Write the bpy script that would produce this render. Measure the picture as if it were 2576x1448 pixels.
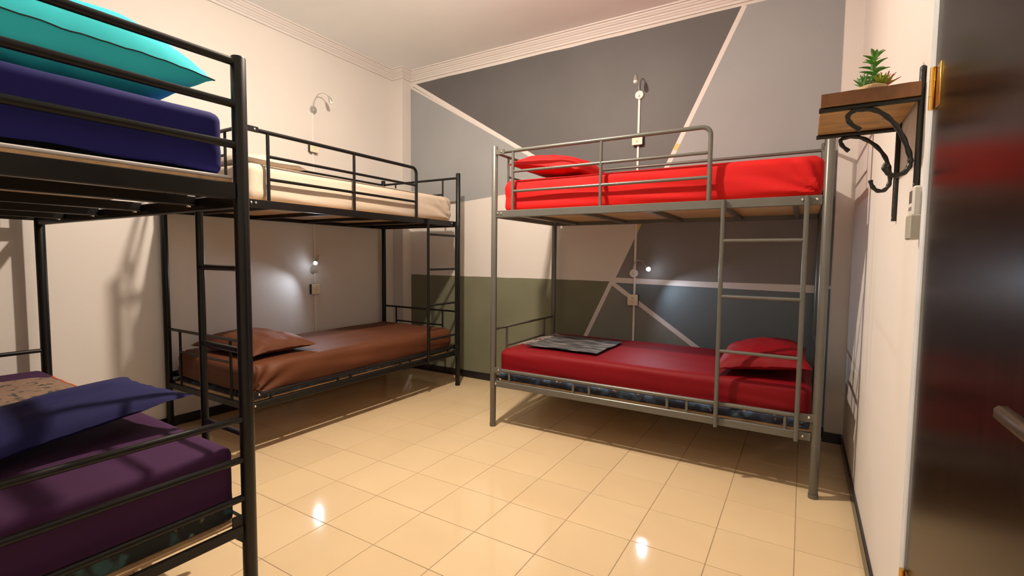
import bpy, math, random
from mathutils import Vector, Matrix, noise
random.seed(7)
for o in list(bpy.data.objects): bpy.data.objects.remove(o)
scene = bpy.context.scene
COL = scene.collection

# ---------------------------------------------------------------- camera
cam_d = bpy.data.cameras.new('camera'); cam = bpy.data.objects.new('camera', cam_d); COL.objects.link(cam)
cam_d.sensor_width = 36.0; cam_d.sensor_fit = 'HORIZONTAL'; cam_d.lens = 16.943; cam_d.clip_start = 0.02
RR = ((0.8558475, 0.5171295, 0.0101088), (0.0411532, -0.0486001, -0.9979702), (-0.5155885, 0.8545263, -0.0628758))
CAM = (2.083193, -1.0623193, 1.196262)
cam.matrix_world = Matrix(((RR[0][0], -RR[1][0], -RR[2][0], CAM[0]), (RR[0][1], -RR[1][1], -RR[2][1], CAM[1]),
                           (RR[0][2], -RR[1][2], -RR[2][2], CAM[2]), (0, 0, 0, 1)))
scene.camera = cam
# ---------------------------------------------------------------- world and view
w = bpy.data.worlds.new('world'); scene.world = w; w.use_nodes = True
w.node_tree.nodes['Background'].inputs[0].default_value = (0.02, 0.02, 0.025, 1)
w.node_tree.nodes['Background'].inputs[1].default_value = 0.3
vs = scene.view_settings
vs.view_transform = 'Standard'; vs.look = 'None'; vs.gamma = 1.0; vs.exposure = 0.0; vs.use_curve_mapping = False
BULB = (0.38, 0.78, 2.93)          # the bare bulb in the middle of the ceiling, the room's main light
BULB_R = 0.045; BULB_W = 345.0; BULB_COL = (1.0, 0.83, 0.665)
LED_COL = (0.80, 0.88, 1.0); LED_W = 9.0; LED_EMIT = 45.0

# ---------------------------------------------------------------- room measures
XL, XR, YF, YB, H = -1.64, 2.345, -1.20, 2.79, 3.095
CLX, CLY = -1.50, 2.665            # left corner column
CRX, CRY = 2.245, 2.69             # right corner column

# ---------------------------------------------------------------- materials
MATS = {}
def srgb(r, g, b):
    f = lambda c: c / 12.92 if c <= 0.04045 else ((c + 0.055) / 1.055) ** 2.4
    return (f(r / 255), f(g / 255), f(b / 255), 1)
def mat(name, col, rough=0.6, metal=0.0, var=0.0, vscale=6.0, bump=0.0, bscale=80.0, spec=0.5, stretch=None, col2=None, sheen=0.0, coat=0.0):
    m = bpy.data.materials.new(name); m.use_nodes = True; MATS[name] = m
    nt = m.node_tree; b = nt.nodes['Principled BSDF']
    c = tuple(col) if len(col) == 4 else tuple(col) + (1,)
    b.inputs['Base Color'].default_value = c
    b.inputs['Roughness'].default_value = rough; b.inputs['Metallic'].default_value = metal
    b.inputs['Specular IOR Level'].default_value = spec
    if sheen: b.inputs['Sheen Weight'].default_value = sheen
    if coat: b.inputs['Coat Weight'].default_value = coat; b.inputs['Coat Roughness'].default_value = 0.08
    if var or bump or col2:
        tc = nt.nodes.new('ShaderNodeTexCoord'); mp = nt.nodes.new('ShaderNodeMapping')
        nt.links.new(tc.outputs['Object'], mp.inputs['Vector'])
        if stretch: mp.inputs['Scale'].default_value = stretch
    if var or col2:
        n = nt.nodes.new('ShaderNodeTexNoise'); n.inputs['Scale'].default_value = vscale; n.inputs['Detail'].default_value = 5
        nt.links.new(mp.outputs['Vector'], n.inputs['Vector'])
        mx = nt.nodes.new('ShaderNodeMix'); mx.data_type = 'RGBA'
        c2 = tuple(col2) if col2 else tuple(max(0, v * (1 - var)) for v in c[:3]) + (1,)
        if len(c2) == 3: c2 = c2 + (1,)
        mx.inputs['A'].default_value = c; mx.inputs['B'].default_value = c2
        rp = nt.nodes.new('ShaderNodeMapRange'); rp.inputs['From Min'].default_value = 0.35; rp.inputs['From Max'].default_value = 0.65
        nt.links.new(n.outputs['Fac'], rp.inputs['Value']); nt.links.new(rp.outputs['Result'], mx.inputs['Factor'])
        nt.links.new(mx.outputs['Result'], b.inputs['Base Color'])
    if bump:
        n2 = nt.nodes.new('ShaderNodeTexNoise'); n2.inputs['Scale'].default_value = bscale; n2.inputs['Detail'].default_value = 4
        nt.links.new(mp.outputs['Vector'], n2.inputs['Vector'])
        bp = nt.nodes.new('ShaderNodeBump'); bp.inputs['Strength'].default_value = bump; bp.inputs['Distance'].default_value = 0.004
        nt.links.new(n2.outputs['Fac'], bp.inputs['Height']); nt.links.new(bp.outputs['Normal'], b.inputs['Normal'])
    return m
def emat(name, col, strength):
    m = bpy.data.materials.new(name); m.use_nodes = True; MATS[name] = m
    nt = m.node_tree; nt.nodes.remove(nt.nodes['Principled BSDF'])
    e = nt.nodes.new('ShaderNodeEmission'); e.inputs[0].default_value = tuple(col) + (1,); e.inputs[1].default_value = strength
    nt.links.new(e.outputs[0], nt.nodes['Material Output'].inputs[0])
    return m
WHITE = (0.69, 0.657, 0.627)
mat('wall_white', WHITE, 0.75, var=0.03, vscale=2.0, bump=0.12, bscale=45)
mat('ceiling_white', (0.90, 0.94, 0.97), 0.85, var=0.05, vscale=1.3)
mat('trim_white', (0.68, 0.65, 0.635), 0.6)
mat('paint_dark', (0.112, 0.110, 0.113), 0.6, var=0.10, vscale=2.5, bump=0.1, bscale=60)
mat('paint_light', (0.320, 0.336, 0.352), 0.65, var=0.06, vscale=2.5, bump=0.1, bscale=60)
mat('paint_green', (0.175, 0.180, 0.115), 0.65, var=0.14, vscale=3, bump=0.1, bscale=60)
mat('paint_slate', (0.140, 0.180, 0.200), 0.65, var=0.10, vscale=3, bump=0.1, bscale=60)
mat('paint_sage', (0.215, 0.225, 0.205), 0.65, var=0.06, vscale=3)
mat('paint_umber', (0.215, 0.205, 0.200), 0.65, var=0.08, vscale=3)
mat('paint_yellow', (0.66, 0.52, 0.18), 0.6)
mat('paint_line', (0.70, 0.66, 0.64), 0.6)
mat('skirting', (0.012, 0.011, 0.012), 0.25)
mat('grout', (0.33, 0.24, 0.15), 0.8)
mat('metal_grey', (0.135, 0.133, 0.118), 0.34, metal=0.25, var=0.08, vscale=9)
mat('metal_black', (0.0065, 0.0065, 0.0068), 0.36, var=0.2, vscale=8, spec=0.32)
mat('chrome', (0.75, 0.75, 0.76), 0.15, metal=1.0)
mat('silver', (0.62, 0.62, 0.60), 0.3, metal=0.8)
mat('plywood', (0.64, 0.42, 0.21), 0.6, var=0.25, vscale=5, stretch=(1, 6, 1))
mat('foam_white', (0.62, 0.60, 0.60), 0.9)
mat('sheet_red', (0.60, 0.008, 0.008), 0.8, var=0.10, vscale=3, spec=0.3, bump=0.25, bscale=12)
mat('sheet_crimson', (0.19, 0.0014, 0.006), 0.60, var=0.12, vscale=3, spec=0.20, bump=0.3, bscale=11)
mat('sheet_cream', (0.56, 0.465, 0.37), 0.9, var=0.06, vscale=3, bump=0.25, bscale=12)
mat('sheet_brown', (0.108, 0.034, 0.013), 0.60, var=0.15, vscale=4, spec=0.28, bump=0.35, bscale=11)
mat('sheet_navy', (0.011, 0.011, 0.125), 0.85, var=0.12, vscale=3, spec=0.3, bump=0.25, bscale=12)
mat('sheet_purple', (0.044, 0.010, 0.050), 0.85, var=0.12, vscale=3, spec=0.3, bump=0.25, bscale=12)
mat('pillow_navy', (0.009, 0.009, 0.068), 0.85, var=0.10, vscale=3, spec=0.3, bump=0.25, bscale=12)
mat('pillow_teal', (0.045, 0.72, 0.82), 0.85, var=0.08, vscale=4, spec=0.3)
mat('piping_dark', (0.01, 0.05, 0.06), 0.8)
mat('door_wood', (0.014, 0.0055, 0.0035), 0.24, var=0.45, vscale=6, stretch=(1, 9, 0.6), spec=0.12)
mat('frame_grey', (0.62, 0.66, 0.70), 0.5, var=0.12, vscale=8)
mat('gap_shade', (0.008, 0.008, 0.008), 0.7)
mat('bronze', (0.075, 0.050, 0.032), 0.45, metal=0.7)
mat('brass', (0.70, 0.42, 0.10), 0.28, metal=1.0)
mat('shelf_wood', (0.27, 0.115, 0.045), 0.55, var=0.55, vscale=7, stretch=(2, 1, 1), bump=0.3, bscale=40)
mat('shelf_under', (0.52, 0.30, 0.11), 0.6, var=0.4, vscale=9, stretch=(1, 5, 1))
mat('iron_black', (0.012, 0.013, 0.012), 0.38, bump=0.3, bscale=120)
mat('socket_body', (0.02, 0.017, 0.015), 0.5)
mat('socket_plate', (0.80, 0.70, 0.53), 0.4)
mat('socket_hole', (0.30, 0.14, 0.05), 0.6)
mat('conduit', (0.76, 0.735, 0.71), 0.5)
mat('remote_white', (0.66, 0.65, 0.62), 0.4)
mat('remote_holder', (0.42, 0.40, 0.34), 0.3)
mat('remote_key', (0.10, 0.09, 0.08), 0.5)
mat('leaf_green', (0.10, 0.33, 0.035), 0.4, var=0.3, vscale=30)
mat('leaf_blue', (0.12, 0.32, 0.09), 0.5, var=0.3, vscale=30)
mat('leaf_lime', (0.34, 0.42, 0.035), 0.5, var=0.3, vscale=30)
mat('leaf_red', (0.55, 0.10, 0.06), 0.5)
mat('sand', (0.58, 0.42, 0.24), 0.9, bump=0.6, bscale=200)
mat('fringe_grey', (0.27, 0.26, 0.25), 0.9)
mat('trim_orange', (0.55, 0.11, 0.03), 0.85)
mat('lamp_holder', (0.75, 0.73, 0.70), 0.5)
emat('bulb_glow', BULB_COL, BULB_W / (math.pi * 4 * math.pi * BULB_R ** 2))
emat('led_glow', LED_COL, LED_EMIT)
mat('led_off', (0.85, 0.85, 0.82), 0.2)

def tile_material():
    m = mat('floor_tile', (0.66, 0.505, 0.325), 0.075, spec=0.5)
    nt = m.node_tree; b = nt.nodes['Principled BSDF']
    oi = nt.nodes.new('ShaderNodeObjectInfo'); geo = nt.nodes.new('ShaderNodeNewGeometry')
    n = nt.nodes.new('ShaderNodeTexNoise'); n.inputs['Scale'].default_value = 3.0; n.inputs['Detail'].default_value = 6
    nt.links.new(geo.outputs['Position'], n.inputs['Vector'])
    ad = nt.nodes.new('ShaderNodeMath'); ad.operation = 'MULTIPLY_ADD'; ad.inputs[1].default_value = 0.5
    nt.links.new(oi.outputs['Random'], ad.inputs[0]); nt.links.new(n.outputs['Fac'], ad.inputs[2])
    r = nt.nodes.new('ShaderNodeMapRange'); r.inputs['From Min'].default_value = 0.3; r.inputs['From Max'].default_value = 1.2
    nt.links.new(ad.outputs[0], r.inputs['Value'])
    mx = nt.nodes.new('ShaderNodeMix'); mx.data_type = 'RGBA'
    mx.inputs['A'].default_value = (0.72, 0.56, 0.35, 1); mx.inputs['B'].default_value = (0.66, 0.505, 0.31, 1)
    nt.links.new(r.outputs['Result'], mx.inputs['Factor']); nt.links.new(mx.outputs['Result'], b.inputs['Base Color'])
tile_material()

def floral_material(name, ground, cols, scale):
    m = mat(name, ground, 0.8); nt = m.node_tree; b = nt.nodes['Principled BSDF']
    tc = nt.nodes.new('ShaderNodeTexCoord')
    nz = nt.nodes.new('ShaderNodeTexNoise'); nz.inputs['Scale'].default_value = scale * 0.8
    nt.links.new(tc.outputs['Object'], nz.inputs['Vector'])
    mixv = nt.nodes.new('ShaderNodeMix'); mixv.data_type = 'VECTOR'; mixv.inputs['Factor'].default_value = 0.12
    nt.links.new(tc.outputs['Object'], mixv.inputs['A']); nt.links.new(nz.outputs['Color'], mixv.inputs['B'])
    prev = None
    for i, (c, lo, hi) in enumerate(cols):
        v = nt.nodes.new('ShaderNodeTexVoronoi'); v.inputs['Scale'].default_value = scale * (1 + 0.45 * i)
        nt.links.new(mixv.outputs['Result'], v.inputs['Vector'])
        r = nt.nodes.new('ShaderNodeMapRange'); r.inputs['From Min'].default_value = lo; r.inputs['From Max'].default_value = hi
        r.inputs['To Min'].default_value = 1; r.inputs['To Max'].default_value = 0
        nt.links.new(v.outputs['Distance'], r.inputs['Value'])
        mx = nt.nodes.new('ShaderNodeMix'); mx.data_type = 'RGBA'
        nt.links.new(r.outputs['Result'], mx.inputs['Factor'])
        if prev: nt.links.new(prev.outputs['Result'], mx.inputs['A'])
        else: mx.inputs['A'].default_value = tuple(ground) + (1,)
        mx.inputs['B'].default_value = tuple(c) + (1,); prev = mx
    nt.links.new(prev.outputs['Result'], b.inputs['Base Color'])
floral_material('ticking_navy', (0.012, 0.016, 0.035), [((0.05, 0.09, 0.16), 0.25, 0.5), ((0.30, 0.19, 0.13), 0.10, 0.22), ((0.10, 0.22, 0.25), 0.08, 0.2)], 14)
floral_material('ticking_teal', (0.008, 0.012, 0.014), [((0.03, 0.09, 0.10), 0.2, 0.42), ((0.16, 0.26, 0.26), 0.10, 0.24), ((0.20, 0.12, 0.05), 0.05, 0.2)], 16)
floral_material('batik_brown', (0.20, 0.125, 0.085), [((0.02, 0.03, 0.03), 0.28, 0.42), ((0.30, 0.19, 0.12), 0.12, 0.25)], 20)

def ikat_material():
    m = mat('ikat_grey', (0.05, 0.05, 0.055), 0.9); nt = m.node_tree; b = nt.nodes['Principled BSDF']
    tc = nt.nodes.new('ShaderNodeTexCoord'); mp = nt.nodes.new('ShaderNodeMapping'); mp.inputs['Scale'].default_value = (6, 60, 1)
    nt.links.new(tc.outputs['Object'], mp.inputs['Vector'])
    n = nt.nodes.new('ShaderNodeTexNoise'); n.inputs['Scale'].default_value = 1.0; n.inputs['Detail'].default_value = 4
    nt.links.new(mp.outputs['Vector'], n.inputs['Vector'])
    cr = nt.nodes.new('ShaderNodeValToRGB'); e = cr.color_ramp.elements
    e[0].position = 0.40; e[0].color = (0.012, 0.013, 0.017, 1); e[1].position = 0.66; e[1].color = (0.34, 0.30, 0.27, 1)
    x = e.new(0.52); x.color = (0.055, 0.06, 0.07, 1)
    nt.links.new(n.outputs['Fac'], cr.inputs['Fac']); nt.links.new(cr.outputs['Color'], b.inputs['Base Color'])
ikat_material()

# ---------------------------------------------------------------- object helpers
class MB:
    """Collects vertices and faces of one mesh."""
    def __init__(s): s.v = []; s.f = []; s.mi = []
    def add(s, vs, fs, mi=0):
        o = len(s.v); s.v += [tuple(p) for p in vs]; s.f += [tuple(i + o for i in f) for f in fs]; s.mi += [mi] * len(fs); return s
    def box(s, x0, x1, y0, y1, z0, z1, mi=0):
        v = [(x0, y0, z0), (x1, y0, z0), (x1, y1, z0), (x0, y1, z0), (x0, y0, z1), (x1, y0, z1), (x1, y1, z1), (x0, y1, z1)]
        return s.add(v, [(0, 3, 2, 1), (4, 5, 6, 7), (0, 1, 5, 4), (1, 2, 6, 5), (2, 3, 7, 6), (3, 0, 4, 7)], mi)
    def bbox(s, x0, x1, y0, y1, z0, z1, b=0.003):
        """box with chamfered vertical and top/bottom edges"""
        rings = []
        def ring(i, z): return [(x0 + i, y0 + b, z), (x0 + b, y0 + i, z), (x1 - b, y0 + i, z), (x1 - i, y0 + b, z), (x1 - i, y1 - b, z), (x1 - b, y1 - i, z), (x0 + b, y1 - i, z), (x0 + i, y1 - b, z)]
        rs = [ring(b * 0.999, z0), ring(0, z0 + b), ring(0, z1 - b), ring(b * 0.999, z1)]
        v = [p for r in rs for p in r]; f = [tuple(reversed(range(8))), tuple(range(24, 32))]
        for k in range(3):
            for i in range(8): j = (i + 1) % 8; f.append((k * 8 + i, k * 8 + j, k * 8 + 8 + j, k * 8 + 8 + i))
        return s.add(v, f)
    def tube(s, pts, r, n=12, caps=True):
        pts = [Vector(p) for p in pts]; rad = r if isinstance(r, (list, tuple)) else [r] * len(pts)
        ds = []
        for i in range(len(pts)):
            a = pts[max(i - 1, 0)]; b = pts[min(i + 1, len(pts) - 1)]; ds.append((b - a).normalized())
        up = Vector((0, 0, 1)) if abs(ds[0].z) < 0.9 else Vector((1, 0, 0))
        x = ds[0].cross(up).normalized(); v = []
        for i, p in enumerate(pts):
            x = (x - ds[i] * x.dot(ds[i])).normalized(); y = ds[i].cross(x)
            for k in range(n):
                a = 2 * math.pi * k / n; v.append(p + (x * math.cos(a) + y * math.sin(a)) * rad[i])
        f = []
        for i in range(len(pts) - 1):
            for k in range(n): j = (k + 1) % n; f.append((i * n + k, i * n + j, i * n + n + j, i * n + n + k))
        if caps: f.append(tuple(reversed(range(n)))); f.append(tuple(range((len(pts) - 1) * n, len(pts) * n)))
        return s.add(v, f)
    def lathe(s, origin, axis, prof, n=20):
        """prof: (radius, distance along axis) from start to end"""
        o = Vector(origin); d = Vector(axis).normalized()
        return s.tube([o + d * t for r, t in prof], [max(r, 1e-4) for r, t in prof], n)
    def grid(s, P, nu, nv, flip=False):
        v = [P(i, j) for j in range(nv) for i in range(nu)]; f = []
        for j in range(nv - 1):
            for i in range(nu - 1):
                q = (j * nu + i, j * nu + i + 1, j * nu + nu + i + 1, j * nu + nu + i); f.append(tuple(reversed(q)) if flip else q)
        return s.add(v, f)
    def build(s, name, m, parent=None, smooth=False):
        me = bpy.data.meshes.new(name); me.from_pydata([tuple(p) for p in s.v], [], s.f)
        for k in (m if isinstance(m, (list, tuple)) else [m]): me.materials.append(MATS[k])
        if any(s.mi): me.polygons.foreach_set('material_index', s.mi)
        if smooth:
            me.polygons.foreach_set('use_smooth', [True] * len(me.polygons))
            me.set_sharp_from_angle(angle=math.radians(50))
        me.update()
        o = bpy.data.objects.new(name, me); COL.objects.link(o)
        if parent: o.parent = parent
        return o
def tag(o, label=None, cat=None, group=None, kind=None):
    if label: o['label'] = label
    if cat: o['category'] = cat
    if group: o['group'] = group
    if kind: o['kind'] = kind
    return o
def thing(name, label, cat, loc=(0, 0, 0), rz=0.0, group=None):
    o = bpy.data.objects.new(name, None); o.empty_display_size = 0.1; COL.objects.link(o)
    o.location = loc; o.rotation_euler = (0, 0, rz); return tag(o, label, cat, group)
def arc(c, r, a0, a1, n, ax, ay):
    c = Vector(c); ax = Vector(ax); ay = Vector(ay)
    return [c + ax * (r * math.cos(a0 + (a1 - a0) * i / n)) + ay * (r * math.sin(a0 + (a1 - a0) * i / n)) for i in range(n + 1)]
def spline(pts, per=5):
    P = [Vector(p) for p in pts]; out = []
    for i in range(len(P) - 1):
        p0 = P[max(i - 1, 0)]; p1 = P[i]; p2 = P[i + 1]; p3 = P[min(i + 2, len(P) - 1)]
        for k in range(per):
            t = k / per
            out.append(0.5 * ((2 * p1) + (p2 - p0) * t + (2 * p0 - 5 * p1 + 4 * p2 - p3) * t * t + (3 * p1 - p0 - 3 * p2 + p3) * t ** 3))
    out.append(P[-1]); return out

# ================================================================= THE ROOM
# ---- floor: a grout bed and every tile its own piece
floor = tag(MB().box(XL - 0.1, XR + 0.1, YF - 0.1, YB + 0.1, -0.10, -0.0015).build('floor', 'grout'), kind='structure')
T = 0.30; G = 0.0016; cache = {}
i0 = math.floor(XL / T); i1 = math.ceil(XR / T); j0 = math.floor(YF / T); j1 = math.ceil(YB / T)
for i in range(i0, i1):
    for j in range(j0, j1):
        x0 = max(i * T + G, XL); x1 = min((i + 1) * T - G, XR); y0 = max(j * T + G, YF); y1 = min((j + 1) * T - G, YB)
        if x1 - x0 < 0.01 or y1 - y0 < 0.01: continue
        key = (round(x1 - x0, 4), round(y1 - y0, 4))
        if key not in cache:
            a, b2 = key[0] / 2, key[1] / 2
            cache[key] = MB().bbox(-a, a, -b2, b2, -0.008, 0.0, 0.0008).build('tile', 'floor_tile', floor); t = cache[key]
        else:
            t = bpy.data.objects.new('tile', cache[key].data); COL.objects.link(t); t.parent = floor
        t.location = ((x0 + x1) / 2, (y0 + y1) / 2, 0)
        t.rotation_euler = (random.gauss(0, 0.0007), random.gauss(0, 0.0007), 0)
# ---- ceiling
tag(MB().box(XL - 0.1, XR + 0.1, YF - 0.1, YB + 0.1, H, H + 0.1).build('ceiling', 'ceiling_white'), kind='structure')
# ---- walls
tag(MB().box(XL - 0.12, XL, YF - 0.12, YB + 0.12, -0.1, H + 0.1).build('wall_left', 'wall_white'), kind='structure')
tag(MB().box(XL, XR, YF - 0.12, YF, -0.1, H + 0.1).build('wall_front', 'wall_white'), kind='structure')
DY0, DY1, DZ = -0.46, 0.475, 2.08
wr = MB(); wr.box(XR, XR + 0.12, DY1 + 0.055, YB + 0.12, -0.1, H + 0.1); wr.box(XR, XR + 0.12, YF - 0.12, DY0 - 0.055, -0.1, H + 0.1)
wr.box(XR, XR + 0.12, DY0 - 0.055, DY1 + 0.055, DZ + 0.055, H + 0.1)
tag(wr.build('wall_right', 'wall_white'), kind='structure')
tag(MB().box(XL, CLX, CLY, YB, 0, H).build('trim_1', 'wall_white'), kind='structure')      # corner columns
tag(MB().box(CRX, XR, CRY, YB, 0, H).build('trim_2', 'wall_white'), kind='structure')
# back wall with the geometric paintwork as faces of the wall itself
wb = MB(); wb.box(XL, XR, YB, YB + 0.12, -0.1, H + 0.1)
mural_mats = ['wall_white', 'paint_dark', 'paint_light', 'paint_green', 'paint_slate', 'paint_sage', 'paint_umber', 'paint_line', 'paint_yellow']
def poly(pts, mi, lift=0.0006):
    wb.add([(x, YB - lift, z) for x, z in pts], [tuple(range(len(pts)))], mi)
def bx(z): return 0.51 + (z - 0.546) * (1.657 - 0.51) / (2.997 - 0.546)        # the long slanting line
def az(x): return 2.978 + (x + 1.463) * (2.118 - 2.978) / (1.404)              # the line falling from the corner
def ez(x): return 1.741 + (x + 0.814) * 0.088
def wob(x0, z0, x1, z1, n=14, a=0.004):
    return [(x0 + (x1 - x0) * i / n + (random.uniform(-a, a) if 0 < i < n else 0) * (abs(z1 - z0) > abs(x1 - x0)),
             z0 + (z1 - z0) * i / n + (random.uniform(-a, a) if 0 < i < n else 0) * (abs(x1 - x0) > abs(z1 - z0))) for i in range(n + 1)]
xa = (2.118 + 0.1 - 1.741 - 0) ; ZT = 2.988
# where the falling line meets the rising one
xm = None
for k in range(4000):
    x = -0.8 + k * 0.0005
    if az(x) <= ez(x): xm = x; break
zm = ez(xm); ZC0, ZC1 = 1.008, 1.030
poly([(CLX + 0.03, 2.955)] + [(xm, zm)] + [(bx(1.62), 1.62), (bx(ZT), ZT)] + wob(bx(ZT), ZT, CLX + 0.045, ZT - 0.012)[1:], 1)
poly(wob(CLX, 2.945, CLX, ez(CLX)) + [(xm, zm)], 2)
poly([(bx(1.62), 1.62), (CRX, 1.62), (CRX, ZT), (bx(ZT), ZT)], 2)
poly([(bx(ZC1), ZC1), (CRX, ZC1), (CRX, 1.62), (bx(1.62), 1.62)], 6)
poly([(CLX, 0.0), (bx(0.0), 0.0)] + [(bx(ZC0), ZC0)] + wob(bx(ZC0), ZC0, CLX, ZC0, 24, 0.002)[1:], 3)
dz = lambda x: 0.984 + (x - 0.764) * (0.536 - 0.984) / (1.404 - 0.764); xd0 = 0.764 + 0.984 / 0.7
poly([(bx(0), 0), (xd0, 0), (bx(ZC0), ZC0)], 5)
poly([(xd0, 0), (CRX, 0), (CRX, ZC0), (bx(ZC0), ZC0)], 4)
def stripe(p, q, wd, mi=7, lift=0.0011):
    p = Vector(p); q = Vector(q); d = (q - p).normalized(); n = Vector((-d.y, d.x)) * wd / 2
    poly([tuple(p - n), tuple(q - n), tuple(q + n), tuple(p + n)], mi, lift)
stripe((CLX + 0.035, az(CLX + 0.035)), (xm, az(xm)), 0.036)
stripe((bx(0), 0), (bx(ZT), ZT), 0.034)
stripe((bx(1.02), 1.02), (CRX - 0.09, 0.998), 0.042, lift=0.0014)
stripe((bx(1.0), 1.0), (xd0, 0), 0.036, lift=0.0012)
stripe((bx(2.03), 2.03), (bx(2.075), 2.075), 0.0345, 8, 0.0018)
stripe((bx(1.43), 1.43), (bx(1.48), 1.48), 0.0345, 8, 0.0018)
for k in range(len(wb.f)):      # make all painted faces look into the room
    if k >= 6:
        f = wb.f[k]; a, b_, c = (Vector(wb.v[f[i]]) for i in (0, 1, 2))
        nrm = Vector((0, 0, 0))
        for i in range(len(f)):
            p, q = Vector(wb.v[f[i]]), Vector(wb.v[f[(i + 1) % len(f)]]); nrm += p.cross(q)
        if nrm.y > 0: wb.f[k] = tuple(reversed(f))
tag(wb.build('wall_back', mural_mats), kind='structure')

# ---- crown moulding all round (mitred) and black skirting
PERI = [(XL, YF), (XR, YF), (XR, CRY), (CRX, CRY), (CRX, YB), (CLX, YB), (CLX, CLY), (XL, CLY)]
def sweep(prof, peri):
    m = MB(); n = len(peri); k = len(prof); V = []
    for i in range(n):
        p0, p1, p2 = Vector(peri[i - 1]), Vector(peri[i]), Vector(peri[(i + 1) % n])
        d1 = (p1 - p0).normalized(); d2 = (p2 - p1).normalized()
        off = Vector((-d1.y, d1.x)) + Vector((-d2.y, d2.x))
        for d, z in prof: V.append((p1.x + off.x * d, p1.y + off.y * d, z))
    F = [(i * k + j, ((i + 1) % n) * k + j, ((i + 1) % n) * k + j + 1, i * k + j + 1) for i in range(n) for j in range(k - 1)]
    m.add(V, F); return m
CP = [(0, 3.008), (0.014, 3.008), (0.016, 3.024), (0.023, 3.028), (0.030, 3.040), (0.036, 3.043), (0.038, 3.054), (0.048, 3.058), (0.056, 3.070), (0.062, 3.072), (0.064, 3.083), (0.078, 3.086), (0.080, H)]
tag(sweep(CP, PERI).build('trim_3', 'trim_white'), kind='structure')
SK = 0.068
def skirt(name, boxes):
    m = MB()
    for b in boxes: m.bbox(*b, 0, SK, 0.002)
    tag(m.build(name, 'skirting'), kind='structure')
skirt('baseboard_back', [(CLX + 0.012, CRX - 0.012, YB - 0.012, YB)])
skirt('baseboard_left', [(XL, XL + 0.012, YF, CLY - 0.012), (XL, CLX + 0.012, CLY - 0.012, CLY), (CLX, CLX + 0.012, CLY, YB)])
skirt('baseboard_right', [(XR - 0.012, XR, DY1 + 0.06, CRY - 0.012), (CRX - 0.012, XR, CRY - 0.012, CRY), (CRX - 0.012, CRX, CRY, YB)])
skirt('baseboard_front', [(XL + 0.012, XR - 0.012, YF, YF + 0.012)])

# ---- door in the right wall
door = tag(MB().bbox(XR - 0.006, XR + 0.034, DY0, DY1 - 0.006, 0.008, DZ - 0.006, 0.003).build('door_1', 'door_wood'), kind='structure')
fr = MB(); fr.bbox(XR - 0.012, XR + 0.06, DY1 + 0.008, DY1 + 0.055, 0, DZ + 0.055, 0.003); fr.bbox(XR - 0.012, XR + 0.06, DY0 - 0.055, DY0 - 0.008, 0, DZ + 0.055, 0.003)
fr.bbox(XR - 0.012, XR + 0.06, DY0 - 0.008, DY1 + 0.008, DZ + 0.008, DZ + 0.055, 0.003)
fr.build('door_frame', 'frame_grey', door)
gp = MB(); gp.box(XR + 0.002, XR + 0.05, DY1 - 0.006, DY1 + 0.008, 0, DZ); gp.box(XR + 0.002, XR + 0.05, DY0 - 0.008, DY0, 0, DZ); gp.build('gap_shade_strip', 'gap_shade', door)  # black strips in the open door gap, its shade put in as colour
for z in (1.612, 0.36):
    h = MB(); 
    h.bbox(XR - 0.0085, XR - 0.004, DY1 - 0.046, DY1 - 0.004, z - 0.05, z + 0.05, 0.001)
    h.tube([(XR - 0.013, DY1 + 0.002, z - 0.05), (XR - 0.013, DY1 + 0.002, z + 0.05)], 0.0065, 12)
    for q in (-0.018, 0.018): h.tube([(XR - 0.013, DY1 + 0.002, z + q - 0.0008), (XR - 0.013, DY1 + 0.002, z + q + 0.0008)], 0.0072, 12)
    h.build('hinge', 'brass', door, True)
hd = MB(); hd.lathe((XR - 0.006, -0.400, 1.02), (-1, 0, 0), [(0.026, 0), (0.026, 0.006), (0.012, 0.010), (0.011, 0.045)], 20)
hd.bbox(XR - 0.062, XR - 0.046, -0.415, -0.282, 1.010, 1.028, 0.004)
hd.build('door_handle', 'bronze', door, True)
MB().lathe((XR - 0.006, -0.262, 0.925), (-1, 0, 0), [(0.026, 0), (0.026, 0.005), (0.020, 0.009), (0.008, 0.010)], 20).build('keyhole_cover', 'brass', door, True)

# ---- bare ceiling lamp (above the frame): the main light
cl = thing('ceiling_lamp', 'white ceiling lamp holder with a glowing warm bulb', 'lamp', (BULB[0], BULB[1], H))
MB().lathe((0, 0, 0), (0, 0, -1), [(0.055, 0), (0.055, 0.012), (0.030, 0.03), (0.024, 0.075), (0.022, H - BULB[2] - BULB_R + 0.006)], 20).build('lamp_holder', 'lamp_holder', cl, True)
# LED bulb: unseen; opaque body and shallow glowing dome shaped to send light down
MB().lathe((0, 0, BULB[2] - H + BULB_R), (0, 0, -1), [(0.022 + (BULB_R - 0.022) * math.sin(math.pi / 2 * k / 6), BULB_R * k / 6) for k in range(7)], 24).build('bulb_body', 'lamp_holder', cl, True)
MB().lathe((0, 0, BULB[2] - H), (0, 0, -1), [(BULB_R * math.cos(math.pi / 2 * k / 10), 0.75 * BULB_R * math.sin(math.pi / 2 * k / 10)) for k in range(11)], 28).build('bulb', 'bulb_glow', cl, True)

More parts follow.
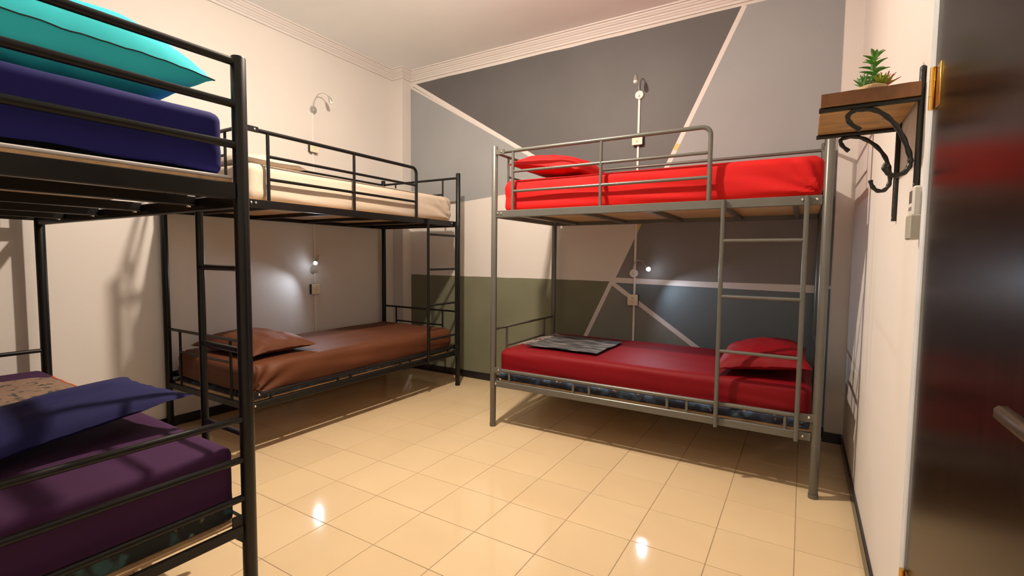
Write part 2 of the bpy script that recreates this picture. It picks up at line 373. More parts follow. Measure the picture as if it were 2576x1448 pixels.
# ================================================================= BUNK BEDS
def tube_part(root, name, pts, r, m, n=12):
    return MB().tube(pts, r, n).build(name, m, root, True)
def box_part(root, name, x0, x1, y0, y1, z0, z1, m, b=0.003):
    return MB().bbox(min(x0, x1), max(x0, x1), min(y0, y1), max(y0, y1), z0, z1, b).build(name, m, root)
def post(root, x, y, h, r, m, capm=None):
    p = MB().tube([(x, y, 0), (x, y, 0.004), (x, y, h - 0.004), (x, y, h)], [r - 0.002, r, r, r - 0.003], 20).build('post', m, root, True)
    MB().tube([(x, y, 0), (x, y, 0.022)], r + 0.0018, 20).build('foot_cap', capm or m, p, True)
    return p
def bolt(parent, p, d, m='chrome', r=0.0075):
    MB().lathe(p, d, [(r, 0), (r, 0.003), (r * 0.6, 0.006)], 10).build('bolt', m, parent, True)

def bunk_bed(name, label, loc, rz, L, D, m, ztube, rungs, lad=(0.086, 0.466), depthz=1.0):
    """front side along local x at y=0, guard at the x=0 end, ladder at the x=L end, depth along +y"""
    t = thing(name, label, 'bunk bed', loc, rz, None); s = L / 1.937; r = 0.021
    for x, y in ((0, 0), (L, 0), (0, D), (L, D)): post(t, x, y, 1.957, r, m)
    # upper frame
    for y in (0, D):
        rl = box_part(t, 'side_rail', r, L - r, y - 0.012, y + 0.012, 1.470, 1.517, m)
        for x in (0.035, 0.062, L - 0.105, L - 0.045):
            bolt(rl, (x, y - 0.012 if y == 0 else y + 0.012, 1.497), (0, -1 if y == 0 else 1, 0))
    for x in (0, L): box_part(t, 'end_rail', x - 0.012, x + 0.012, r, D - r, 1.470, 1.508, m)
    for x in (0.20, 0.62, 1.05, 1.46, 1.80):
        box_part(t, 'cross_bar', x * s - 0.013, x * s + 0.013, 0.012, D - 0.012, 1.474, 1.499, m)
    box_part(t, 'base_board', 0.016, L - 0.016, 0.014, D - 0.014, 1.500, 1.512, 'plywood', 0.002)
    # upper end panels
    for x in (0, L):
        tube_part(t, 'end_bar', [(x, 0, 1.915), (x, D, 1.915)], 0.0105, m)
        tube_part(t, 'end_bar', [(x, 0.18, 1.775), (x, D - 0.17, 1.775)], 0.008, m)
        for y in (0.18, D - 0.17): tube_part(t, 'end_upright', [(x, y, 1.507), (x, y, 1.912)], 0.008, m)
    # guard along the front: plate, bent top tube, inner bars and uprights
    gx0, gx1, gx2 = 0.146 * s, 0.770 * s, 1.392 * s; rb = 0.045
    top = [(0.055, 0, 1.913), (0.3, 0, 1.913), (gx2 - rb, 0, 1.913)] + arc((gx2 - rb, 0, 1.913 - rb), rb, math.pi / 2, 0, 6, (1, 0, 0), (0, 0, 1))[1:] + [(gx2, 0, 1.7), (gx2, 0, 1.514)]
    g = tube_part(t, 'guard_tube', top, 0.0125, m)
    pl = box_part(t, 'guard_plate', 0.012, 0.085, -0.016, -0.010, 1.896, 1.929, m, 0.001); bolt(pl, (0.062, -0.016, 1.913), (0, -1, 0))
    for z in (1.775, 1.643): tube_part(t, 'guard_bar', [(gx0, 0, z), (gx2, 0, z)], 0.0095, m)
    for x in (gx0, gx1): tube_part(t, 'guard_upright', [(x, 0, 1.515), (x, 0, 1.91)], 0.010, m)
    # guard along the wall
    tube_part(t, 'wall_guard', [(0, D, 1.912), (L, D, 1.912)], 0.011, m)
    # lower frame
    for y in (0, D):
        box_part(t, 'lower_rail', r, L - r, y - 0.012, y + 0.012, 0.290, 0.331, m)
        tube_part(t, 'lower_tube', [(0.04, y, ztube), (L - 0.04, y, ztube)], 0.0125, m)
        for x in (0.133, 0.615, 0.724, 1.205, 1.314, 1.80): tube_part(t, 'lower_stub', [(x * s, y, 0.330), (x * s, y, ztube)], 0.0085, m, 10)
        yy = y - 0.015 if y == 0 else y + 0.009
        for a, b in ((0.008, 0.075), (L - 0.085, L - 0.008)):
            pl = box_part(t, 'lower_plate', a, b, yy, yy + 0.006, ztube - 0.020, ztube + 0.020, m, 0.001)
            if y == 0: bolt(pl, ((a + b) / 2 + 0.012, yy, ztube + 0.004), (0, -1, 0)); bolt(pl, ((a + b) / 2 - 0.012, yy + 0.003, 0.312), (0, -1, 0))
    for x in (0, L):
        box_part(t, 'lower_end_rail', x - 0.012, x + 0.012, r, D - r, 0.290, 0.326, m)
        tube_part(t, 'end_bar', [(x, 0, 0.692), (x, D, 0.692)], 0.0095, m)
        tube_part(t, 'end_bar', [(x, 0.18, 0.552), (x, D - 0.17, 0.552)], 0.008, m)
        for y in (0.18, D - 0.17): tube_part(t, 'end_upright', [(x, y, 0.325), (x, y, 0.690)], 0.008, m)
    for x in (0.30, 0.75, 1.20, 1.62): box_part(t, 'cross_bar', x * s - 0.013, x * s + 0.013, 0.012, D - 0.012, 0.294, 0.318, m)
    box_part(t, 'base_board', 0.016, L - 0.016, 0.050, D - 0.050, 0.319, 0.331, 'plywood', 0.002)
    # ladder hooked on the front
    yl = -0.027
    for q in lad:
        x = L - q * s
        tube_part(t, 'ladder_rail', [(x, yl, 0.285), (x, yl, 1.40), (x, yl, 1.515)], 0.0115, m)
    for z in rungs: tube_part(t, 'rung', [(L - lad[1] * s, yl, z), (L - lad[0] * s, yl, z)], 0.0095, m)
    return t
GX, GY, GL, GD = 0.235, 1.755, 1.937, 0.945
bunk_bed('bunk_bed', 'grey metal bunk bed with red bedding against the painted wall', (GX, GY, 0), 0, GL, GD, 'metal_grey', 0.408, (1.297, 1.000, 0.705))
MX, MY, ML, MD = -0.645, 0.510, 1.979, 0.950
bunk_bed('bunk_bed', 'black metal bunk bed with cream upper and brown lower bedding', (MX, MY, 0), math.pi / 2, ML, MD, 'metal_black', 0.372, (1.385, 1.090, 0.785, 0.49), lad=(0.06, 0.432))

# near bed: plainer model, three bars across each end, ladder near the end that faces the room
NX, NY, NL, ND, NR = 0.520, -0.170, 2.03, 0.95, math.radians(180 - 1.2)
def near_bed():
    m = 'metal_black'; L, D, r = NL, ND, 0.0225
    t = thing('bunk_bed', 'black metal bunk bed with navy and purple mattresses and three-bar ends', 'bunk bed', (NX, NY, 0), NR)
    for x, y in ((0, 0), (L, 0), (0, D), (L, D)): post(t, x, y, 1.822, r, m)
    for x in (0, L):
        for z in (1.803, 1.672, 1.545): tube_part(t, 'end_bar', [(x, 0, z), (x, D, z)], 0.0128, m)
        for z in (0.657, 0.521, 0.391): tube_part(t, 'end_bar', [(x, 0, z), (x, D, z)], 0.0115, m)
        e = 0.012 if x == 0 else -0.012
        box_part(t, 'end_rail', x - 0.014, x + 0.014, r, D - r, 1.372, 1.424, m)
        box_part(t, 'lower_end_rail', x - 0.010, x + 0.010, r, D - r, 0.268, 0.300, m)
        for y in (0, D):
            s = 1 if y == 0 else -1
            MB().add([(x - 0.003, y, 0.335), (x - 0.003, y, 0.215), (x - 0.003, y + s * 0.055, 0.27), (x - 0.003, y + s * 0.055, 0.335), (x + 0.003, y, 0.335), (x + 0.003, y, 0.215), (x + 0.003, y + s * 0.055, 0.27), (x + 0.003, y + s * 0.055, 0.335)],
                     [(0, 1, 2, 3), (7, 6, 5, 4), (0, 4, 5, 1), (1, 5, 6, 2), (2, 6, 7, 3), (3, 7, 4, 0)]).build('corner_bracket', m, t)
    for y in (0, D):
        rl = box_part(t, 'side_rail', r, L - r, y - 0.012, y + 0.012, 1.348, 1.394, m)
        box_part(t, 'lower_rail', r, L - r, y - 0.012, y + 0.012, 0.262, 0.300, m)
    for x in (0.28, 0.72, 1.16, 1.60):
        cb = box_part(t, 'cross_bar', x - 0.014, x + 0.014, 0.012, D - 0.012, 1.366, 1.400, m)
        box_part(t, 'cross_bar', x - 0.014, x + 0.014, 0.012, D - 0.012, 0.266, 0.296, m)
        bolt(cb, (x, 0.03, 1.366), (0, 0, -1), 'chrome', 0.009)
    # thin plywood board, sagging a little at the middle of the end
    def P(i, j, z): 
        u = i / 20; v = j / 12
        return (0.012 + u * (L - 0.03), 0.022 + v * (D - 0.044), z)
    bd = MB(); bd.grid(lambda i, j: P(i, j, 1.437), 21, 13); bd.grid(lambda i, j: P(i, j, 1.425), 21, 13, True)
    bd.box(0.012, L - 0.018, 0.022, D - 0.022, 1.4255, 1.4365)
    bd.build('base_board', 'plywood', t)
    box_part(t, 'foam_pad', 0.010, L - 0.02, 0.020, D - 0.02, 1.4375, 1.448, 'foam_white', 0.003)
    box_part(t, 'base_board', 0.014, L - 0.014, 0.014, D - 0.014, 0.301, 0.311, 'plywood', 0.002)
    yl = -0.036
    for x in (0.045, 0.355): tube_part(t, 'ladder_rail', [(x, yl, 0.22), (x, yl, 1.0), (x, yl, 1.41)], 0.0130, m)
    for z in (1.150, 0.866, 0.570): tube_part(t, 'rung', [(0.045, yl, z), (0.355, yl, z)], 0.0105, m)
    # hooks that join the ladder to the side rails
    for x in (0.045, 0.355):
        for z in (1.371, 0.282): box_part(t, 'ladder_hook', x - 0.008, x + 0.008, yl, -0.010, z - 0.012, z + 0.012, m, 0.002)
    return t
near_bed()

# ================================================================= BEDDING
def soft_box(a, b, c, r, nx, ny, nz):
    """closed box surface, half sizes a b c, rounded r; returns MB before displacement"""
    m = MB()
    def rnd(p):
        q = Vector((max(-a + r, min(a - r, p[0])), max(-b + r, min(b - r, p[1])), max(-c + r, min(c - r, p[2]))))
        d = Vector(p) - q
        return q + d.normalized() * r if d.length > 1e-9 else Vector(p)
    lin = lambda h, n, i: -h + 2 * h * i / n
    # denser near the ends
    def li(h, n, i):
        t = -1 + 2 * i / n; return h * (math.sin(t * math.pi / 2) * 0.35 + t * 0.65)
    idx = {}
    def vid(p):
        k = (round(p[0], 5), round(p[1], 5), round(p[2], 5))
        if k not in idx: idx[k] = len(m.v); m.v.append(tuple(rnd(p)))
        return idx[k]
    def face(fn, n1, n2, flip):
        for i in range(n1):
            for j in range(n2):
                q = [vid(fn(i, j)), vid(fn(i + 1, j)), vid(fn(i + 1, j + 1)), vid(fn(i, j + 1))]
                if flip: q.reverse()
                m.f.append(tuple(q)); m.mi.append(0)
    face(lambda i, j: (li(a, nx, i), li(b, ny, j), c), nx, ny, False)
    face(lambda i, j: (li(a, nx, i), li(b, ny, j), -c), nx, ny, True)
    face(lambda i, j: (li(a, nx, i), -b, li(c, nz, j)), nx, nz, False)
    face(lambda i, j: (li(a, nx, i), b, li(c, nz, j)), nx, nz, True)
    face(lambda i, j: (-a, li(b, ny, i), li(c, nz, j)), ny, nz, True)
    face(lambda i, j: (a, li(b, ny, i), li(c, nz, j)), ny, nz, False)
    return m
def mattress(label, M, x0, x1, y0, y1, z0, z1, zs, sheet, tick, seed, folds=1.0, fan=0, rnd=0.045, hem=0.004, tilt=0.0):
    """M: matrix of the bed; box in bed coordinates; zs: level of the sheet's hem"""
    a, b = (x1 - x0) / 2, (y1 - y0) / 2; c = (z1 - z0) / 2
    t = thing('mattress', label, 'mattress'); t.matrix_world = M @ Matrix.Translation(((x0 + x1) / 2, (y0 + y1) / 2, z0))
    core = soft_box(a - 0.014, b - 0.014, c - 0.012, 0.012, 24, 12, 8); core.v = [(p[0], p[1], p[2] + c - 0.012) for p in core.v]
    core.v = [(x + math.copysign(0.011, x) * (abs(x) > a - 0.05), y + math.copysign(0.011, y) * (abs(y) > b - 0.05), z) if z < zs - z0 - 0.012 else (x * (a - 0.034) / a, y * (b - 0.034) / b, z) for x, y, z in core.v]
    core.build('ticking', tick, t, True)
    s = soft_box(a, b, c, rnd, 110, 44, 20); out = []
    for p in s.v:
        v = Vector(p); v.z += c; x, y, z = v
        top = max(0, min(1, (z - 2 * c + 0.05) / 0.05))
        # long shallow folds on the sides, soft creases on top
        n1 = noise.noise((x * 1.3 + seed, y * 1.3, z * 26 + x * 2.2)); n2 = noise.noise((x * 3.0, y * 3.0 + seed, z * 5))
        n3 = noise.noise((x * 2.5 + y * 9 + seed, y * 1.5 - x * 1.2, 3.3)); n4 = noise.noise((x * 1.2 + seed * 2, y * 1.2, 7.7))
        side = Vector((v.x if abs(v.x) > a - 0.06 else 0, v.y if abs(v.y) > b - 0.06 else 0, 0))
        sd = Vector((math.copysign(1, x) if abs(x) > a - 0.05 else 0, math.copysign(1, y) if abs(y) > b - 0.05 else 0, 0))
        if sd.length > 0: sd.normalize()
        amp = folds * (0.0055 * n1 + 0.004 * n2) * (1 - top * 0.6)
        v += sd * amp
        v.z += top * folds * (0.003 * n3 + 0.006 * n4)
        if fan and sd.length > 0 and top < 0.9:      # folds fanning out of the tucked lower corner
            cx = (a if fan > 0 else -a); dx = (cx - x) * (1 if fan > 0 else -1); dzv = z - 0.02
            rr_ = math.hypot(dx, dzv); ang = math.atan2(dzv, dx + 1e-6)
            w_ = math.exp(-(rr_ / 0.33) ** 2)
            v += sd * (0.0100 * math.sin(ang * 13 + n2 * 2) * w_ * min(1, rr_ / 0.05))
        lim = (zs - z0) + tilt * y + hem * noise.noise((x * 5 + seed, y * 5, 1.1)) * 2
        out.append((v, lim))
    keep = [i for i, (v, l) in enumerate(out)]
    vs_ = []
    for v, l in out:
        vs_.append((v.x, v.y, max(v.z, l)))
    faces = [f for f in s.f if not all(out[i][0].z <= out[i][1] + 1e-6 for i in f)]
    used = sorted({i for f in faces for i in f}); mp = {i: k for k, i in enumerate(used)}
    m2 = MB(); m2.v = [vs_[i] for i in used]; m2.f = [tuple(mp[i] for i in f) for f in faces]; m2.mi = [0] * len(faces)
    m2.build('fitted_sheet', sheet, t, True)
    return t
def bedM(loc, rz): return Matrix.Translation(loc) @ Matrix.Rotation(rz, 4, 'Z')
MG = bedM((GX, GY, 0), 0); MM = bedM((MX, MY, 0), math.pi / 2); MN = bedM((NX, NY, 0), NR)
mattress('bright red sheeted mattress on the upper bunk of the grey bed', MG, 0.045, GL - 0.024, 0.036, GD - 0.03, 1.513, 1.728, 1.520, 'sheet_red', 'ticking_navy', 1.0, 1.35, 1)
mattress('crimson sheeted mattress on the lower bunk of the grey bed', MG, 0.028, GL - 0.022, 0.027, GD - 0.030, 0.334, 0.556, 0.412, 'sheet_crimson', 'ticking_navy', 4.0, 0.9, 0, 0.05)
mattress('cream sheeted mattress on the upper bunk of the black bed', MM, 0.045, ML - 0.05, 0.032, MD - 0.02, 1.513, 1.735, 1.520, 'sheet_cream', 'ticking_navy', 8.0, 0.9, 1)
mattress('brown sheeted mattress on the lower bunk of the black bed', MM, 0.03, ML - 0.03, 0.034, MD - 0.030, 0.334, 0.545, 0.372, 'sheet_brown', 'ticking_navy', 12.0, 1.7, -1, 0.06)
mattress('navy sheeted mattress on the upper bunk of the three-bar bed', MN, 0.035, NL - 0.03, 0.030, ND - 0.02, 1.449, 1.646, 1.468, 'sheet_navy', 'ticking_teal', 15.0, 0.5, 0, 0.03, 0.008, 0.035)
mattress('purple sheeted mattress on the lower bunk of the three-bar bed', MN, 0.030, NL - 0.03, 0.028, ND - 0.02, 0.312, 0.560, 0.375, 'sheet_purple', 'ticking_teal', 19.0, 0.5, 0, 0.028, 0.006)

def pillow(label, cat, M, a, b, h, m, seed, pinch=0.07, flat=0.45, piping=None, nu=44, nv=32, sag=0.0):
    """half length a (local x), half width b (local y), half thickness h; origin at the underside centre"""
    t = thing('pillow', label, cat); t.matrix_world = M
    def P(u, v, s):
        eu, ev = abs(u), abs(v)
        x = a * u * (1 - pinch * (1 - v * v) * eu ** 3); y = b * v * (1 - pinch * 1.2 * (1 - u * u) * ev ** 3)
        k = max(0.0, (1 - eu ** 2.6)) ** 0.55 * max(0.0, (1 - ev ** 2.6)) ** 0.55
        wr = noise.noise((u * 2.2 + seed, v * 2.2, s * 1.0)) * 0.16 + noise.noise((u * 5 + seed, v * 5, 4 + s)) * 0.06
        edge = (max(eu, ev) ** 6)
        crn = (eu * ev) ** 4
        z = s * h * k * (1 + wr) * (1.0 if s > 0 else flat * 1.0)
        lift = h * flat * 0.95
        z += lift + sag * (u * u) * h + 0.006 * noise.noise((u * 7 + seed, v * 7, 9)) * edge - crn * h * 0.12
        return (x, y, max(z, 0.0))
    g = MB()
    g.grid(lambda i, j: P(-1 + 2 * i / (nu - 1), -1 + 2 * j / (nv - 1), 1), nu, nv)
    g.grid(lambda i, j: P(-1 + 2 * i / (nu - 1), -1 + 2 * j / (nv - 1), -1), nu, nv, True)
    g.build('pillowcase', m, t, True)
    if piping:
        ring = [P(-1 + 2 * i / 40, -1, 1) for i in range(41)] + [P(1, -1 + 2 * i / 30, 1) for i in range(1, 31)] + [P(1 - 2 * i / 40, 1, 1) for i in range(1, 41)] + [P(-1, 1 - 2 * i / 30, 1) for i in range(1, 31)]
        MB().tube(ring, 0.0022, 8).build('piping', piping, t, True)
    return t
def PM(x, y, z, rz=0.0, rx=0.0, ry=0.0):
    return Matrix.Translation((x, y, z)) @ Matrix.Rotation(math.radians(rz), 4, 'Z') @ Matrix.Rotation(math.radians(ry), 4, 'Y') @ Matrix.Rotation(math.radians(rx), 4, 'X')
pillow('bright red pillow on the red upper bunk', 'pillow', PM(0.575, 2.13, 1.765, 88, 0, 0) @ Matrix.Rotation(math.radians(8), 4, 'X'), 0.33, 0.265, 0.105, 'sheet_red', 2.0)
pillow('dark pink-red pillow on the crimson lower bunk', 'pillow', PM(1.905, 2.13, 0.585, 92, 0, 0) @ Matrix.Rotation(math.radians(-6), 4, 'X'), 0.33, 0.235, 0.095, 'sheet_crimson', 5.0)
pillow('brown pillow on the brown lower bunk', 'pillow', PM(-1.115, 0.83, 0.550, 3), 0.345, 0.235, 0.095, 'sheet_brown', 9.0, pinch=0.10)
pillow('cream pillow on the cream upper bunk', 'pillow', PM(-1.10, 0.80, 1.740, 0), 0.33, 0.22, 0.075, 'sheet_cream', 14.0)
pillow('teal pillow with dark piping on the navy upper bunk', 'pillow', PM(0.205, -0.60, 1.651, 92), 0.39, 0.25, 0.150, 'pillow_teal', 21.0, flat=0.85, piping='piping_dark')
pillow('navy pillow propped on the purple lower bunk', 'pillow', PM(-0.06, -0.59, 0.603, 92, 0, -8), 0.42, 0.25, 0.060, 'pillow_navy', 25.0, pinch=0.09, piping=None)

# ---- folded woven throw with a knotted fringe on the crimson bed
def cloth(name, M, nx, ny, fn, m, parent, th=0.006):
    g = MB(); g.grid(lambda i, j: fn(i / (nx - 1), j / (ny - 1), th), nx, ny); g.grid(lambda i, j: fn(i / (nx - 1), j / (ny - 1), 0), nx, ny, True)
    o = nx * ny
    ring = [(i, 0) for i in range(nx)] + [(nx - 1, j) for j in range(1, ny)] + [(i, ny - 1) for i in range(nx - 2, -1, -1)] + [(0, j) for j in range(ny - 2, 0, -1)]
    idx = [j * nx + i for i, j in ring]
    for k in range(len(idx)):
        p, q = idx[k], idx[(k + 1) % len(idx)]; g.f.append((p, p + o, q + o, q)); g.mi.append(0)
    return g.build(name, m, parent, True)
tb = thing('throw_blanket', 'folded black and grey woven throw with pale fringe on the crimson bed', 'blanket', (0.66, 2.20, 0.562), math.radians(2))
def tf(u, v, th):
    x = -0.26 + 0.53 * u + 0.03 * v + 0.010 * noise.noise((v * 6, 1.7, 0.3)) * (1 if u > 0.5 else -1); y = -0.27 + 0.54 * v - 0.03 * u + 0.008 * noise.noise((u * 6, 5.7, v))
    return (x, y, th + 0.003 + 0.006 * (0.5 + 0.5 * noise.noise((u * 4, v * 8, 2.2))) + 0.003 * (1 + math.sin(v * 14 + u * 3)))
cloth('woven_cloth', None, 60, 50, tf, 'ikat_grey', tb, 0.005)
for k in range(24):
    v = (k + 0.5) / 24; p = Vector(tf(0.0, v, 0.006)); l = 0.075 + random.uniform(-0.02, 0.03); an = random.uniform(-0.75, 0.75)
    q = p + Vector((-l * math.cos(an), l * math.sin(an), 0)); mid = (p + q) / 2 + Vector((0, random.uniform(-0.012, 0.012), 0.004)); q.z = 0.006
    MB().tube([p, mid, q], [0.0032, 0.0026, 0.0016], 6).build('fringe_strand', 'fringe_grey', tb, True)
# ---- batik throw on the purple bed
bt = thing('throw_blanket', 'rumpled brown batik cloth with orange edge on the purple bed', 'blanket', (-0.80, -0.62, 0.563), NR)
def bf(u, v, th):
    x = -0.31 + 0.62 * u; y = -0.40 + 0.76 * v
    hgt = 0.040 * (1 - (2 * u - 1) ** 4) * (1 - (2 * v - 1) ** 6)
    return (x, y, th + 0.003 + hgt * (0.8 + 0.5 * noise.noise((u * 3, v * 4, 6.1))) + 0.006 * (1 + noise.noise((u * 7, v * 9, 1.5))))
cloth('batik_cloth', None, 40, 40, bf, 'batik_brown', bt, 0.006)
MB().tube([bf(u / 30, 0.0, 0.004) for u in range(31)], 0.006, 6).build('orange_edging', 'trim_orange', bt, True)

# ================================================================= WALL FITTINGS
def fix(name, label, cat, wall, along, z, group=None):
    """things screwed to a wall: local x runs along the wall (right as seen from the room), y out of the wall"""
    if wall == 'back': return thing(name, label, cat, (along, YB, z), math.pi, group)       # local +y -> -Y, local +x -> -X
    return thing(name, label, cat, (XL, along, z), -math.pi / 2, group)                      # local +y -> +X, local +x -> -Y
def conduit(label, wall, along, z0, z1):
    t = fix('cable_trunking', label, 'trunking', wall, along, z0)
    MB().bbox(-0.0085, 0.0085, 0.0, 0.011, 0, z1 - z0, 0.002).build('trunking_strip', 'conduit', t)
    MB().bbox(-0.0088, 0.0088, 0.0, 0.0118, (z1 - z0) / 2 - 0.004, (z1 - z0) / 2 + 0.004, 0.001).build('joint_clip', 'conduit', t)
def socket(label, wall, along, z):
    t = fix('wall_socket', label, 'socket', wall, along, z)
    MB().bbox(-0.040, 0.040, 0.0, 0.030, -0.043, 0.043, 0.003).build('back_box', 'socket_body', t)
    pl = MB().bbox(-0.042, 0.042, 0.030, 0.040, -0.044, 0.044, 0.004).build('faceplate', 'socket_plate', t)
    MB().lathe((0, 0.0395, 0), (0, 1, 0), [(0.021, 0), (0.021, 0.0015), (0.019, 0.002)], 20).build('socket_well', 'socket_plate', pl, True)
    for s in (-1, 1): MB().lathe((s * 0.0095, 0.0415, 0), (0, 1, 0), [(0.0028, 0), (0.0028, 0.0006)], 10).build('pin_hole', 'socket_hole', pl)
    for s in (-1, 1): MB().bbox(-0.004, 0.004, 0.0405, 0.0425, s * 0.018 - 0.003, s * 0.018 + 0.003, 0.0005).build('earth_clip', 'socket_hole', pl)
def lamp(label, wall, along, z, neck, head_dir, lit):
    t = fix('reading_lamp', label, 'lamp', wall, along, z)
    b = MB().lathe((0, 0, 0), (0, 1, 0), [(0.034, 0.0), (0.035, 0.010), (0.031, 0.017), (0.010, 0.018)], 24).build('mount', 'silver' if wall == 'left' else 'lamp_holder', t, True)
    MB().lathe((0, 0.017, -0.006), (0, 1, 0), [(0.009, 0), (0.008, 0.005), (0.004, 0.007)], 14).build('switch', 'silver', b, True)
    pts = spline(neck, 7)
    MB().tube(pts, 0.0036, 8).build('gooseneck', 'chrome', t, True)
    d = Vector(head_dir).normalized(); e = Vector(neck[-1])
    hd = MB().lathe(e - d * 0.008, d, [(0.004, 0), (0.007, 0.006), (0.013, 0.020), (0.0165, 0.045), (0.0165, 0.054)], 18).build('lamp_head', 'silver', t, True)
    MB().lathe(e + d * 0.048, d, [(0.0160, 0), (0.0160, 0.003), (0.0150, 0.009), (0.0118, 0.0145), (0.0065, 0.018), (0.001, 0.0192)], 18).build('led_lens', 'led_glow' if lit else 'led_off', hd, True)
    if lit:
        ld = bpy.data.lights.new('led_beam', 'SPOT'); ld.energy = LED_W; ld.color = LED_COL; ld.spot_size = math.radians(lit); ld.spot_blend = 0.42; ld.shadow_soft_size = 0.012
        lo = bpy.data.objects.new('led_beam', ld); COL.objects.link(lo); lo.parent = t
        lo.location = e + d * 0.072; lo.rotation_euler = d.to_track_quat('-Z', 'Y').to_euler()
YC = 1.70; XC = 0.920
conduit('white cable trunking running down the plain cream wall', 'left', YC, 0.40, 2.455)
conduit('white cable trunking running down the painted geometric wall', 'back', XC, 0.40, 2.475)
socket('cream wall socket beside the cream upper bunk', 'left', YC - 0.005, 2.137)
socket('cream wall socket beside the brown lower bunk', 'left', YC - 0.012, 0.900)
socket('cream wall socket above the red upper bunk', 'back', XC, 2.137)
socket('cream wall socket above the crimson lower bunk', 'back', XC - 0.004, 0.865)
# along local x: left wall +x = towards -Y ; back wall +x = towards -X
lamp('unlit silver gooseneck reading lamp above the cream upper bunk', 'left', YC + 0.008, 2.465,
     [(0, 0.012, 0.02), (0, 0.030, 0.075), (-0.015, 0.055, 0.125), (-0.05, 0.085, 0.142), (-0.082, 0.110, 0.118)], (-0.35, 0.25, -1.0), 0)
lamp('lit gooseneck reading lamp beside the brown lower bunk', 'left', YC - 0.012, 1.075,
     [(0, 0.012, 0.02), (-0.012, 0.024, 0.070), (-0.026, 0.042, 0.118), (-0.012, 0.058, 0.122), (0.015, 0.069, 0.086)], (0.62, 0.52, -0.59), 133)
lamp('unlit silver gooseneck reading lamp above the red upper bunk', 'back', XC, 2.485,
     [(0, 0.012, 0.02), (0.004, 0.025, 0.075), (0.006, 0.060, 0.128), (0.002, 0.105, 0.140), (-0.006, 0.135, 0.110)], (-0.05, 0.25, -1.0), 0)
lamp('lit gooseneck reading lamp above the crimson lower bunk', 'back', XC - 0.008, 1.080,
     [(0, 0.012, 0.02), (-0.004, 0.024, 0.070), (-0.035, 0.040, 0.102), (-0.080, 0.056, 0.098), (-0.109, 0.069, 0.068)], (-0.62, 0.52, -0.59), 137)

# ---- wooden shelf on two wrought-iron scroll brackets, right wall
sh = thing('wall_shelf', 'rough brown wooden shelf on black wrought-iron scroll brackets', 'shelf', (XR, 0.84, 1.60))
S = lambda x, y, z: (x - XR, y - 0.84, z - 1.60)
g = MB(); nx_, ny_ = 10, 14
def plank(i, j, z):
    x = 2.108 + (2.335 - 2.108) * i / (nx_ - 1); y = 0.635 + 0.40 * j / (ny_ - 1)
    return S(x + 0.002 * noise.noise((x * 20, y * 20, 1)) * (i in (0,)), y + 0.003 * noise.noise((x * 30, 0, 5)) * (j in (0, ny_ - 1)), z + 0.0012 * noise.noise((x * 25, y * 25, z * 9)))
g.grid(lambda i, j: plank(i, j, 1.680), nx_, ny_); g.grid(lambda i, j: plank(i, j, 1.644), nx_, ny_, True); o_ = nx_ * ny_
ring = [(i, 0) for i in range(nx_)] + [(nx_ - 1, j) for j in range(1, ny_)] + [(i, ny_ - 1) for i in range(nx_ - 2, -1, -1)] + [(0, j) for j in range(ny_ - 2, 0, -1)]
idx = [j * nx_ + i for i, j in ring]
for k in range(len(idx)): p, q = idx[k], idx[(k + 1) % len(idx)]; g.f.append((p, p + o_, q + o_, q)); g.mi.append(0)
g.mi = [1 if k >= (nx_ - 1) * (ny_ - 1) and k < 2 * (nx_ - 1) * (ny_ - 1) else 0 for k in range(len(g.f))]
g.build('plank', ['shelf_wood', 'shelf_under'], sh)
for y, ztop, zbot, s1, s2 in ((0.650, 1.724, 1.396, [(2.207, 1.569), (2.183, 1.590), (2.175, 1.611), (2.186, 1.624), (2.205, 1.627), (2.237, 1.621), (2.264, 1.600), (2.288, 1.569), (2.306, 1.532), (2.319, 1.493), (2.323, 1.471)],
                               [(2.323, 1.471), (2.320, 1.455), (2.309, 1.440), (2.290, 1.435), (2.273, 1.445), (2.266, 1.460), (2.272, 1.470)]),
                              (1.010, 1.722, 1.332, [(2.203, 1.579), (2.184, 1.599), (2.177, 1.617), (2.188, 1.626), (2.217, 1.627), (2.246, 1.616), (2.280, 1.587), (2.305, 1.549), (2.317, 1.514)],
                               [(2.317, 1.514), (2.322, 1.481), (2.319, 1.453), (2.306, 1.437), (2.288, 1.438), (2.274, 1.454), (2.268, 1.474)])):
    br = MB(); br.tube([S(2.3385, y, zbot), S(2.3385, y, ztop - 0.004), S(2.3385, y, ztop)], [0.0078, 0.0078, 0.004], 8).build('bracket_bar', 'iron_black', sh, True)
    MB().tube([S(2.340, y, 1.6375), S(2.104, y, 1.6365)], 0.0075, 8).build('bracket_arm', 'iron_black', sh, True)
    pts = spline([S(x, y, z) for x, z in s1] , 5) + spline([S(x, y, z) for x, z in s2], 5)[1:]
    MB().tube(pts, [0.0066 + 0.0009 * math.sin(k * 1.3) for k in range(len(pts))], 8).build('bracket_scroll', 'iron_black', sh, True)
    MB().lathe(S(2.333, y, zbot + 0.012), (-1, 0, 0), [(0.004, 0), (0.004, 0.002), (0.001, 0.003)], 8).build('screw', 'silver', sh, True)

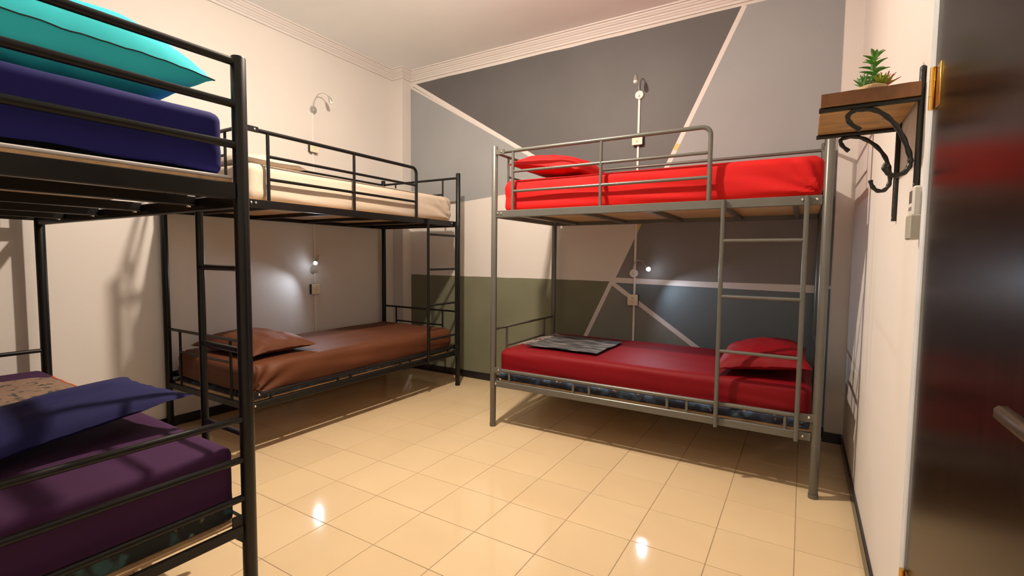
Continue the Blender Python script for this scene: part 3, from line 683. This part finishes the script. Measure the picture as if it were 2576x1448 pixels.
# ---- artificial succulents on the shelf
PX, PY, PZ = 2.232, 0.695, 1.6815
pt = thing('succulent_plant', 'small green artificial succulent arrangement with red tips on the wooden shelf', 'plant', (PX, PY, PZ))
MB().lathe((0, 0, 0), (0, 0, 1), [(0.034, 0), (0.038, 0.006), (0.036, 0.015), (0.024, 0.021), (0.002, 0.024)], 18).build('moss_base', 'sand', pt, True)
MB().tube([(0, 0, 0.015), (0.001, 0, 0.06), (0.003, 0, 0.105)], [0.006, 0.0055, 0.004], 8).build('stem', 'leaf_green', pt, True)
def leaf(base, az_, el, l, wd, m, curl=0.5):
    d = Vector((math.cos(az_) * math.cos(el), math.sin(az_) * math.cos(el), math.sin(el))); sx = Vector((-math.sin(az_), math.cos(az_), 0)); up = sx.cross(d) * -1
    g = MB(); rows = 7; V = []
    for i in range(rows):
        t = i / (rows - 1); w_ = wd * (math.sin(math.pi * min(1, 0.18 + t * 0.82)) ** 0.8) * (1 - 0.15 * t); w_ = max(w_, 0.0006) if i < rows - 1 else 0.0005
        c = Vector(base) + d * (l * t) + Vector((0, 0, 1)) * (-curl * l * t * t * 0.5)
        th = 0.0022 * (1 - t) + 0.0005
        V += [c - sx * w_ + up * th * 1.5, c + up * th * 0.2, c + sx * w_ + up * th * 1.5, c - up * th * 1.4]
    F = []
    for i in range(rows - 1):
        for k in range(4): j = (k + 1) % 4; F.append((i * 4 + k, i * 4 + j, i * 4 + 4 + j, i * 4 + 4 + k))
    F += [(3, 2, 1, 0), tuple(range((rows - 1) * 4, rows * 4))]
    return g.add(V, F).build('leaf', m, pt, True)
for k in range(22):
    h = 0.040 + 0.062 * k / 21; a = k * 2.4 + 0.3
    leaf((0.001, 0, h), a, 0.30 + 0.55 * k / 21, 0.044 - 0.006 * k / 21, 0.0062, 'leaf_green', 0.45)
for k in range(4): leaf((0.003, 0, 0.103), k * 1.6 + 0.4, 1.15, 0.020, 0.0055, 'leaf_green', 0.1)
for k in range(16): leaf((-0.021, -0.012, 0.018), k * 2.4, 0.35 + 0.07 * k, 0.032, 0.0052, 'leaf_blue', -0.2)
for k in range(26): leaf((0.018, -0.010, 0.018), k * 2.4, 0.30 + 0.045 * k, 0.036, 0.0028, 'leaf_lime', 0.2)
for k in range(14): leaf((0.030, 0.020, 0.020), k * 2.4, 0.55 + 0.06 * k, 0.044, 0.0020, 'leaf_red', 0.1)

# ---- remote control in its wall holder
rc = thing('remote_control', 'white remote control in a grey wall holder below the wooden shelf', 'remote', (XR, 0.585, 1.32))
MB().bbox(-0.030, -0.004, -0.030, 0.030, -0.066, 0.000, 0.004).build('wall_holder', 'remote_holder', rc)
bd = MB().bbox(-0.026, -0.007, -0.0255, 0.0255, -0.055, 0.074, 0.005).build('remote_body', 'remote_white', rc)
MB().bbox(-0.0268, -0.0255, -0.018, 0.018, 0.030, 0.062, 0.0004).build('remote_display', 'remote_key', bd)
for s in (-1, 1): MB().bbox(-0.0268, -0.0255, s * 0.011 - 0.006, s * 0.011 + 0.006, 0.010, 0.020, 0.0004).build('remote_button', 'remote_key', bd)
MB().box(-0.004, 0.0, -0.012, 0.012, -0.05, -0.01).build('holder_pad', 'remote_holder', rc)
